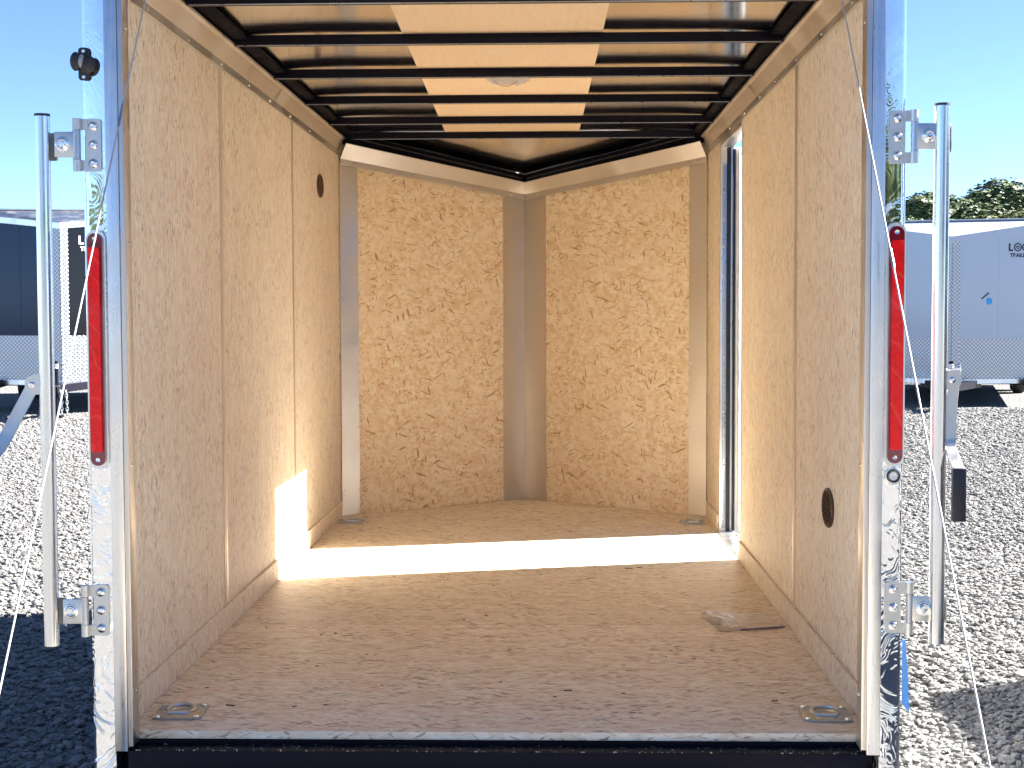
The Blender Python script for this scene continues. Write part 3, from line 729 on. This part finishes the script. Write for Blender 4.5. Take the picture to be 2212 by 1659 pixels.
for u0, u1, z0, z1 in ((.003, .012, .004, 1.668), (.676, .702, .004, 1.668), (.0125, .6755, 1.642, 1.668), (.0125, .6755, .004, .03)):
    prism(bm, [DP(u0, .0165, z0), DP(u1, .0165, z0), DP(u1, .0165, z1), DP(u0, .0165, z1)], nd * .005, .0008)
kid(bm, 'door_edge_trim', 'satin_aluminium', dl)
bm = NB(); box(bm, (W + .006, DY1 - .0022, .02), (W + .024, DY1 - .0003, 1.60), .0005); ph_ = kid(bm, 'piano_hinge', 'dull_zinc', dl)
bm = NB(); tube(bm, [(WO + .006, DY1 - .004, .01), (WO + .006, DY1 - .004, 1.66)], .005, 10); kid(bm, 'hinge_pin', 'black_rubber', dl)
kid(screws([(W + .015, DY1 - .0022, .06 + .118 * k) for k in range(14)], (0, -1, 0), .0042), 'screws', 'screw_metal', dl, kind='stuff')

# --- louvred vents
def vent(s, yc, zc, ry, rz):
    x = s * W; n = Vector((-s, 0, 0))
    bm = NB(); el = [(x - s * .0004, yc + ry * math.cos(R(a)), zc + rz * math.sin(R(a))) for a in range(0, 360, 12)]
    prism(bm, el, n * .0022); v = part(bm, 'wall_vent', 'vent_dark')
    bm = NB(); tube(bm, [(x - s * .004, yc + (ry - .003) * math.cos(R(a)), zc + (rz - .003) * math.sin(R(a))) for a in range(0, 360, 10)], .0038, 8, closed=True); kid(bm, 'bezel', 'brown_plastic', v)
    k = -rz + .014
    while k < rz - .01:
        half = (ry - .006) * math.sqrt(max(0, 1 - (k / (rz - .004)) ** 2))
        bm = NB(); boxc(bm, (x - s * .0048, yc, zc + k), (.006, 2 * half, .0022), 0, Euler((0, s * .6, 0))); kid(bm, 'louvre', 'brown_plastic', v)
        k += .0085
vent(-1, 3.023, 1.507, .074, .05); vent(1, .616, .443, .069, .052)

# --- recessed tie-down rings
def dring(x, y, rz=0.):
    bm = NB(); hs = .0575; zt = .0045
    sq = rrect(0, 0, 2 * hs, .128, .008, 3); n = len(sq)
    N2 = 32
    def outer(a):
        best = max(sq, key=lambda p: p[0] * math.cos(a) * 1. + p[1] * math.sin(a)); return best
    ring_o = []; 
    for k in range(N2):
        a = 2 * math.pi * k / N2; c, s_ = math.cos(a), math.sin(a); m_ = min(hs / max(1e-6, abs(c)), .064 / max(1e-6, abs(s_))); ring_o.append((c * m_, s_ * m_))
    prof = [(1, None, .0006), (1, None, zt), (.95, None, zt + .0006)]
    rings = []
    for f, _, z in prof: rings.append([bm.verts.new((p[0] * f, p[1] * f, z)) for p in ring_o])
    for rr, z in ((.042, zt + .0006), (.040, zt + .0022), (.037, zt + .0008), (.033, .0018), (.018, .0009)): rings.append([bm.verts.new((rr * math.cos(2 * math.pi * k / N2), rr * math.sin(2 * math.pi * k / N2), z)) for k in range(N2)])
    for a, b in zip(rings, rings[1:]):
        for k in range(N2): bm.faces.new((a[k], a[(k + 1) % N2], b[(k + 1) % N2], b[k]))
    bm.faces.new(rings[-1])
    m4 = Matrix.Translation((x, y, .0006)) @ Matrix.Rotation(rz, 4, 'Z'); bmesh.ops.transform(bm, matrix=m4, verts=bm.verts)
    o = part(bm, 'tie_down', 'dull_zinc', smooth=40)
    bm = NB(); pts = [(.031 * math.cos(a), .031 * math.sin(a) * .95, .009 + .004 * math.sin(a)) for a in [R(v) for v in range(0, 360, 12)]]
    tube(bm, pts, .0048, 10, closed=True); tube(bm, [(-.024, -.029, .008), (.024, -.029, .008)], .0055, 10); bmesh.ops.transform(bm, matrix=m4, verts=bm.verts); kid(bm, 'ring', 'zinc_steel', o)
    for sx in (-1, 1):
        for sy2 in (-1, 1):
            bm = NB(); lathe(bm, [(.0085, 0), (.0082, .0018), (.005, .0036), (0, .0042)], (sx * .046, sy2 * .051, zt + .0008), (0, 0, 1), 14); bmesh.ops.transform(bm, matrix=m4, verts=bm.verts); kid(bm, 'bolt', 'screw_metal', o)
dring(-.765, .205, R(2)); dring(.781, .208, R(-3)); dring(-.787, 3.385, R(1)); dring(.775, 3.365, R(-1))

# --- dome lamp under the third bow with its dangling lead
bm = NB(); box(bm, (-.089, 1.801, 1.760), (.057, 1.832, 1.7688), .002); dm = part(bm, 'dome_lamp', 'milky_plastic')
bm = NB(); n_ = 12; el = [(-.016 + .062 * math.cos(math.pi * k / n_), 1.803, 1.7597 - .012 * math.sin(math.pi * k / n_) ** .5) for k in range(n_ + 1)]; prism(bm, el, (0, .028, 0)); kid(bm, 'lens', 'milky_plastic', dm)
bm = NB(); tube(bm, [(-.064 + .078 * t / 10, 1.800, 1.757 - .018 * math.sin(math.pi * t / 10) ** .8) for t in range(11)], .0011, 6); kid(bm, 'lead', 'wire_red', dm)
bm = NB(); box(bm, (.006, 1.796, 1.740), (.020, 1.804, 1.7505), .001); kid(bm, 'connector', 'milky_plastic', dm)

# ================================================================ loose things on the floor
bag = empty('document_bag', (.72, 1.24, 0.0005), 'clear plastic zip bag holding a folded leaflet on the floor by the right wall', 'plastic bag')
A0 = Vector((-.120, .104, 0)); A1 = Vector((-.080, -.135, 0)); A2 = Vector((.119, -.082, 0)); A3 = Vector((.088, .140, 0))
def bl(u, v): return A1.lerp(A2, u).lerp(A0.lerp(A3, u), v)
bm = NB(); cs = [bl(.42, .05), bl(.97, .05), bl(.97, .95), bl(.42, .95)]; prism(bm, [c + Vector((0, 0, .0008)) for c in cs], (0, 0, .004)); lf = finish(bm, 'leaflet', 'paper', bag)
bm = NB()
for (u0, u1, v0, v1) in ((.62, .625, .55, .82), (.80, .805, .55, .82), (.62, .805, .55, .56), (.62, .805, .81, .82), (.66, .76, .66, .68), (.66, .77, .71, .73), (.5, .9, .25, .26), (.5, .85, .31, .32), (.5, .88, .19, .2)):
    f = [bl(u0, v0), bl(u1, v0), bl(u1, v1), bl(u0, v1)]; prism(bm, [c + Vector((0, 0, .0049)) for c in f], (0, 0, .0004))
finish(bm, 'print', 'printed_ink', lf)
def film(u, v):
    p = bl(u, v); wgt = max(0, 1 - u / .5); q = Vector((p.x * 26, p.y * 26, 1))
    h = .0068 + (.010 * wgt + .0014) * (.5 + noise.noise(q)) + .006 * wgt * abs(noise.noise(q * 2.3)); e = min(u, 1 - u, v, 1 - v)
    return p + Vector((0, 0, max(.0008, h * min(1, e / .05 + .1))))
bm = NB(); sheet(bm, film, 44, 36); finish(bm, 'film', 'clear_film', bag, smooth=25)
bm = NB(); tube(bm, [bl(.30, .0) + Vector((0, 0, .0035)), bl(.65, .0) + Vector((0, -.001, .0045)), bl(1, .02) + Vector((0, 0, .004))], .0022, 6); finish(bm, 'zip', 'zip_violet', bag)

bm = NB(); rnd = random.Random(21)
spots = [(rnd.uniform(-.8, .8), rnd.uniform(.15, 3.2)) for _ in range(46)]
for x, y in spots:
    l_, w_ = rnd.uniform(.003, .011), rnd.uniform(.002, .0045); boxc(bm, (x, y, .0013), (l_, w_, .0014), 0, Euler((rnd.uniform(-.2, .2), rnd.uniform(-.2, .2), rnd.uniform(-.9, .9))))
for x, y, l_ in ((.17, .42, .020), (.31, .395, .009), (-.56, 1.05, .008), (-.52, 1.07, .008), (-.66, .27, .022), (.42, 2.18, .03), (.46, 2.20, .02), (.68, .33, .016)):
    boxc(bm, (x, y, .0015), (l_, .005, .0018), 0, Euler((0, 0, rnd.uniform(-.4, .4))))
o = finish(bm, 'wood_chips', 'chip_brown'); o['kind'] = 'stuff'
bm = NB(); boxc(bm, (-.167, .52, .0012), (.019, .014, .0012), 0, Euler((.05, 0, .5)));
tag(finish(bm, 'paper_scrap', 'paper'), 'tiny pale paper scrap lying mid floor near the opening', 'paper scrap')

# ================================================================ other trailers
def text(body, size, M4, mat, parent, name='lettering', ext=.001, bold=.0):
    cu = bpy.data.curves.new(name, 'FONT'); cu.body = body; cu.size = size; cu.extrude = ext; cu.offset = bold; cu.align_x = 'LEFT'
    ob = bpy.data.objects.new('tmp', cu); dg = bpy.context.evaluated_depsgraph_get()
    COL.objects.link(ob); bpy.context.view_layer.update(); dg = bpy.context.evaluated_depsgraph_get()
    me = bpy.data.meshes.new_from_object(ob.evaluated_get(dg)); COL.objects.unlink(ob); bpy.data.objects.remove(ob)
    me.transform(M4); me.materials.clear(); me.materials.append(M[mat]); me.name = name
    o = bpy.data.objects.new(name, me); COL.objects.link(o); o.parent = parent; return o

def nose_trailer(name, label, loc, rz, hw, nd_, z0, zg, zap, zsh, zroof, length, matL, matR, matSide, letters=None, sticker=False, chains=True, group='enclosed trailers parked on the gravel'):
    """V-nose trailer; local frame: nose peak at origin pointing to -Y, z = 0 on the ground"""
    t = empty(name, loc, label, 'trailer', group, rz)
    def pt(bm, nm, mat, par=None, **k): return finish(bm, nm, mat, par or t, **k)
    for s in (-1, 1):
        a = Vector((0, 0, 0)); b = Vector((s * hw, nd_, 0)); d = (b - a).normalized(); ln = (b - a).length; n = Vector((d.y, -d.x, 0)); n = n if n.y < 0 else -n
        def P(u, o, z): return a + d * u + n * o + Vector((0, 0, z))
        zt = lambda u: zap + (zsh - zap) * u / ln
        def sl(bm, u0, u1, zlo, f0, f1, o0, o1, bev=0): prism(bm, [P(u0, o0, zlo), P(u1, o0, zlo), P(u1, o0, f1), P(u0, o0, f0)], n * (o1 - o0), bev)
        bm = NB(); sl(bm, 0, ln, zg, zt(0), zt(ln), -.04, 0); pn = pt(bm, 'nose_panel', matL if s < 0 else matR)
        # panel seam strip, rivet line
        bm = NB(); sl(bm, ln * .52, ln * .52 + .012, zg, zt(ln * .5) - .08, zt(ln * .5) - .08, .0005, .003); pt(bm, 'panel_seam', matL if s < 0 else matR, pn)
        bm = NB(); sl(bm, .0, ln, z0, zg, zg, -.03, .004); pt(bm, 'stone_guard', 'tread_plate')
        bm = NB(); sl(bm, .0, .12, z0 + .02, zt(0) - .07, zt(.12) - .07, .0045, .0075); pt(bm, 'peak_plate', 'tread_plate')
        bm = NB(); sl(bm, ln - .16, ln, z0 + .02, zt(ln - .16) - .07, zt(ln) - .07, .0045, .0075); pt(bm, 'corner_plate', 'tread_plate')
        bm = NB(); sl(bm, -.01, ln + .01, zt(0) - .08, zt(0), zt(ln), .0005, .014) if False else prism(bm, [P(-.01, .001, zt(0) - .085), P(ln + .01, .001, zt(ln) - .085), P(ln + .01, .001, zt(ln)), P(-.01, .001, zt(0))], n * .016, .002); pt(bm, 'top_trim', matR if matR == 'shaded_white_paint' else 'satin_aluminium')
        bm = NB(); sl(bm, -.0, ln, z0 - .07, z0 - .001, z0 - .001, -.04, .012); pt(bm, 'bottom_rail', 'satin_aluminium')
        # side wall, edge trims, fender, two wheels a side
        bm = NB(); x0, x1 = sorted((s * hw, s * (hw - .04))); box(bm, (x0, nd_ + .001, z0), (x1, length, zroof - .09)); sw = pt(bm, 'side_wall', matSide)
        for k in range(1, int((length - nd_) / 1.2) + 1):
            bm = NB(); x2, x3 = sorted((s * (hw + .0004), s * (hw + .004))); box(bm, (x2, nd_ + k * 1.2, z0 + .05), (x3, nd_ + k * 1.2 + .012, zroof - .17)); pt(bm, 'panel_seam', matSide, sw)
        bm = NB(); x0, x1 = sorted((s * hw * .9999, s * (hw + .014))); box(bm, (x0, nd_, zroof - .17), (x1, length, zroof - .0), .003); pt(bm, 'top_trim', matR if matR == 'shaded_white_paint' else 'satin_aluminium')
        for wy in (length * .60, length * .60 + .86):
            c = (s * (hw - .12), wy, .34); bm = NB(); lathe(bm, [(.2, -.1), (.32, -.1), (.34, -.07), (.34, .07), (.32, .1), (.2, .1)], c, (1, 0, 0), 28); w_ = pt(bm, 'wheel', 'tyre_rubber')
            bm = NB(); lathe(bm, [(0, .03), (.08, .04), (.12, .0), (.19, .05), (.205, .09), (.205, -.09), (0, -.09)], c, (s, 0, 0), 20); pt(bm, 'rim', 'satin_aluminium', w_)
        bm = NB(); x0, x1 = sorted((s * (hw + .0005), s * (hw + .05))); wy = length * .60; box(bm, (x0, wy - .45, .62), (x1, wy + 1.31, .70), .01); pt(bm, 'fender', 'satin_aluminium')
    # roof: main slab + sloping nose plane
    bm = NB(); box(bm, (-hw, nd_, zroof - .02), (hw, length, zroof), .005)
    v = [bm.verts.new(p) for p in ((-hw - .01, nd_ - .01, zsh), (0, -.012, zap + .001), (hw + .01, nd_ - .01, zsh), (hw - .02, nd_ + .10, zroof + .001), (-hw + .02, nd_ + .10, zroof + .001))]
    bm.faces.new((v[0], v[1], v[4])); bm.faces.new((v[4], v[1], v[3])); bm.faces.new((v[1], v[2], v[3])); pt(bm, 'roof', matR if matR == 'shaded_white_paint' else 'satin_aluminium', smooth=20)
    bm = NB(); box(bm, (-hw + .04, length - .04, z0), (hw - .04, length, zroof - .02)); pt(bm, 'rear_door', matSide)
    bm = NB(); box(bm, (-hw + .1, nd_ * .6, z0 - .12), (-hw + .2, length, z0)); box(bm, (hw - .2, nd_ * .6, z0 - .12), (hw - .1, length, z0))
    for k in range(int(length / .6)): box(bm, (-hw + .2, nd_ + .1 + k * .6, z0 - .1), (hw - .2, nd_ + .15 + k * .6, z0))
    tube(bm, [(-hw + .1, length * .6, .34), (hw - .1, length * .6, .34)], .035, 8); tube(bm, [(-hw + .1, length * .6 + .86, .34), (hw - .1, length * .6 + .86, .34)], .035, 8)
    box(bm, (-hw + .2, nd_ * 1.1, z0 - .02), (hw - .2, length - .05, z0 - .001)); pt(bm, 'chassis', 'undercoat')
    # tongue, coupler, jack, chains
    bm = NB()
    for s in (-1, 1): prism(bm, [(s * (.42) - .03, .42, z0 - .13), (s * .42 + .03, .42, z0 - .13), (s * .42 + .03, .42, z0 - .02), (s * .42 - .03, .42, z0 - .02)], Vector((-s * .36, -1.32, 0)))
    box(bm, (-.09, -1.25, z0 - .125), (.09, -.82, z0 - .022), .01); tg = pt(bm, 'tongue', 'black_paint')
    bm = NB(); box(bm, (-.05, -1.42, z0 - .10), (.05, -1.20, z0 - .0), .02); pt(bm, 'coupler', 'black_paint', tg)
    bm = NB(); tube(bm, [(0, -.70, z0 - .2), (0, -.70, z0 + .30)], .036, 14); tube(bm, [(0, -.70, .05), (0, -.70, z0 - .19)], .026, 12); boxc(bm, (0, -.70, .035), (.18, .18, .03), .005); tj = pt(bm, 'tongue_jack', 'black_paint')
    bm = NB(); tube(bm, [(0, -.70, z0 + .20), (0, -.70, z0 + .26)], .0375, 14); pt(bm, 'jack_label', 'white_vinyl', tj)
    bm = NB(); tube(bm, [(.0, -.74, z0 + .24), (.12, -.76, z0 + .26), (.13, -.76, z0 + .16)], .010, 8); pt(bm, 'crank', 'zinc_steel', tj)
    for sx in ((-.14, .10, .17) if chains else ()):
        bm = NB(); zc = z0 - .12; k = 0
        while zc > .07:
            el = []
            for q in range(10):
                a_ = 2 * math.pi * q / 10; ex, ez = .016 * math.cos(a_), .032 * math.sin(a_)
                el.append((sx + (ex if k % 2 else 0) + .01 * math.sin(zc * 9), -1.0 + (0 if k % 2 else ex), zc + ez))
            tube(bm, el, .006, 6, closed=True); zc -= .045; k += 1
        pt(bm, 'safety_chain', 'zinc_steel', tg)
    if letters:
        s = 1; d = Vector((hw, nd_, 0)).normalized(); n = Vector((d.y, -d.x, 0)); 
        def mat4(u, o, z): return Matrix.Translation(d * u + n * o + Vector((0, 0, z))) @ Matrix((d, (0, 0, 1), n)).transposed().to_4x4()
        u0, zz, sz, m1, m2 = letters
        # L, two ring letters with pupils, K
        text('L', sz, mat4(u0, .0015, zz), m1, t, bold=.006)
        bm = NB()
        for q in (0, 1):
            for rr, th in ((.36, .075), (.13, .06)):
                pts = []; cu_, cz_ = u0 + sz * (1.0 + .86 * q), zz + sz * .355
                N3 = 24
                o_ = [d * (cu_ + sz * rr * math.cos(2 * math.pi * k / N3)) + n * .0015 + Vector((0, 0, cz_ + sz * rr * math.sin(2 * math.pi * k / N3))) for k in range(N3)]
                tube(bm, o_, sz * th * .8, 6, closed=True)
        pt(bm, 'lettering', m1)
        text('K', sz, mat4(u0 + sz * 2.32, .0015, zz), m1, t, bold=.006)
        text('TRAILERS', sz * .52, mat4(u0 + sz * .18, .0015, zz - sz * .60), m2, t, bold=.003)
    if sticker:
        d = Vector((hw, nd_, 0)).normalized(); n = Vector((d.y, -d.x, 0))
        def Q(u, o, z): return d * u + n * o + Vector((0, 0, z))
        bm = NB(); prism(bm, [Q(.60 + .052 * math.cos(R(a)), .001, 1.60 + .055 * math.sin(R(a))) for a in range(0, 360, 20)], n * .002); pt(bm, 'sticker', 'blue_sticker')
        bm = NB(); prism(bm, [Q(.46, .001, 1.63), Q(.49, .001, 1.63), Q(.60, .001, 1.715), Q(.585, .001, 1.735)], n * .002); pt(bm, 'sticker', 'black_vinyl')
    return t
# dark trailer on the left (nose points at the camera), white one on the right
nose_trailer('enclosed_trailer', 'navy and black V nosed trailer with chains and jack, behind the left lock bar', (-6.83, 17.25, GZ), R(12), 1.13, .66, .50, 1.14, 2.74, 2.88, 2.98, 6.2, 'navy_paint', 'gloss_black', 'gloss_black', (.28, 2.45, .16, 'white_vinyl', 'white_vinyl'))
nose_trailer('enclosed_trailer', 'white V nosed trailer with tread plate stone guard, behind the right lock bar', (6.17, 18.8, GZ), R(-15), 1.29, .62, .42, 1.03, 2.57, 2.78, 2.86, 7.2, 'shaded_white_paint', 'shaded_white_paint', 'shaded_white_paint', (.90, 2.36, .155, 'black_vinyl', 'black_vinyl'), True, False)
simple('charcoal_paint', (.06, .055, .055), .25, scale=2, var=.05)
nose_trailer('enclosed_trailer', 'charcoal trailer beside us whose shadow lies on the gravel at lower right', (5.85, 3.72, GZ), math.pi, 1.09, .66, .45, 1.05, 2.28, 2.38, 2.45, 6.4, 'charcoal_paint', 'charcoal_paint', 'charcoal_paint')

# ================================================================ trees
def crown_mesh(seed, rx, rz, leaves, leaf, mat):
    rnd = random.Random(seed); bm = NB(); lumps = []
    for k in range(15):
        a = rnd.uniform(0, 6.28); r_ = rnd.random() ** .6; h = rnd.uniform(-.75, .85)
        q = math.sqrt(max(.05, 1 - h * h)); lumps.append((Vector((math.cos(a) * r_ * q * rx * .75, math.sin(a) * r_ * q * rx * .75, h * rz * .75)), rnd.uniform(.28, .5) * rx))
    vv, ff = [], []
    for k in range(leaves):
        c, r_ = rnd.choice(lumps); v = Vector((rnd.gauss(0, 1), rnd.gauss(0, 1), rnd.gauss(0, 1))).normalized() * r_ * rnd.uniform(.75, 1.08)
        v.z *= .85; p = c + v; nrm = (v.normalized() + Vector((rnd.uniform(-.7, .7), rnd.uniform(-.7, .7), rnd.uniform(-.3, .9)))).normalized(); x, y = frame_of(nrm)
        s1 = leaf * rnd.uniform(.6, 1.4); i = len(vv); vv += [p + x * s1, p + y * s1 * .6, p - x * s1, p - y * s1 * .6]; ff.append((i, i + 1, i + 2, i + 3))
    me = bpy.data.meshes.new('crown'); me.from_pydata([tuple(v) for v in vv], [], ff); me.materials.append(M[mat]); bm.free(); return me
crowns = [crown_mesh(1, 2.6, 2.2, 26000, .075, 'leaf_dark'), crown_mesh(2, 2.2, 2.4, 22000, .07, 'leaf_olive'), crown_mesh(3, 2.3, 1.8, 22000, .07, 'leaf_green')]
def trunk_mesh():
    bm = NB(); tube(bm, [(0, 0, 0), (.05, .02, 1.2), (-.03, .05, 2.4), (.05, 0, 4.2)], [.2, .15, .11, .04], 8)
    for k in range(6):
        a = k * 1.1; z = 1.5 + k * .35; tube(bm, [(0, 0, z), (math.cos(a) * .8, math.sin(a) * .8, z + .9), (math.cos(a) * 1.5, math.sin(a) * 1.5, z + 1.5)], [.07, .045, .015], 6)
    me = bpy.data.meshes.new('trunk'); bm.to_mesh(me); bm.free(); me.materials.append(M['bark']); return me
TRK = trunk_mesh()
def tree(x, y, h, k, sx, label, group):
    t = empty('tree', (x, y, GZ), label, 'tree', group, random.uniform(0, 6))
    s = h / 5.4
    for nm, me, z in (('trunk', TRK, 0), ('crown', crowns[k], 3.2)):
        o = bpy.data.objects.new(nm, me); COL.objects.link(o); o.parent = t; o.location = (0, 0, z * s); o.scale = (s * (sx if nm == 'crown' else 1), s * (sx if nm == 'crown' else 1), s)
kinds = ['dense dark green tree', 'pale olive bushy tree', 'fresh green low tree']
G1 = 'trees beyond the white trailer on the right'
rt = [(1970, 5.1, 2, 48, 'small bright green tree right beside the polished right post'), (2003, 5.3, 0, 52, 'dark tree between the bright green one and the lock bar'), (2062, 6.7, 0, 56, 'tall rounded dark tree above the white trailer roof peak'),
      (2098, 6.3, 0, 57, 'dark tree whose crown joins the tall rounded one from the right'), (2128, 5.6, 1, 52, 'olive bushy tree low over the white trailer roof'), (2150, 6.0, 1, 58, 'pale tree in the dip of the tree line'), (2176, 5.7, 1, 50, 'yellowish bush in front of the far right trees'),
      (2186, 6.5, 0, 60, 'dark tree rising towards the right picture edge'), (2222, 7.4, 0, 58, 'tallest dark tree cut by the right picture edge'), (2245, 5.8, 1, 50, 'olive tree at the very right edge, mostly cut off')]
for px, h, k, dep, lb in rt:
    tree(.126 + (px - 1189) / 3133 * dep, dep - 3.23, h * .93, k, 1.15, lb, G1)
G2 = 'trees behind the camera mirrored in the posts'
for k, (x, y, h) in enumerate([(-30, -42, 6), (-22, -45, 7), (-13, -44, 5), (-6, -46, 5.5), (3, -45, 6), (9, -43, 8), (13, -42, 8), (17, -44, 9), (22, -42, 8), (30, -44, 8)]):
    tree(x, y, h, k % 3, 1.7, 'distant tree seen only as a mirrored shape in the polished posts', G2)
bpy.context.view_layer.update()
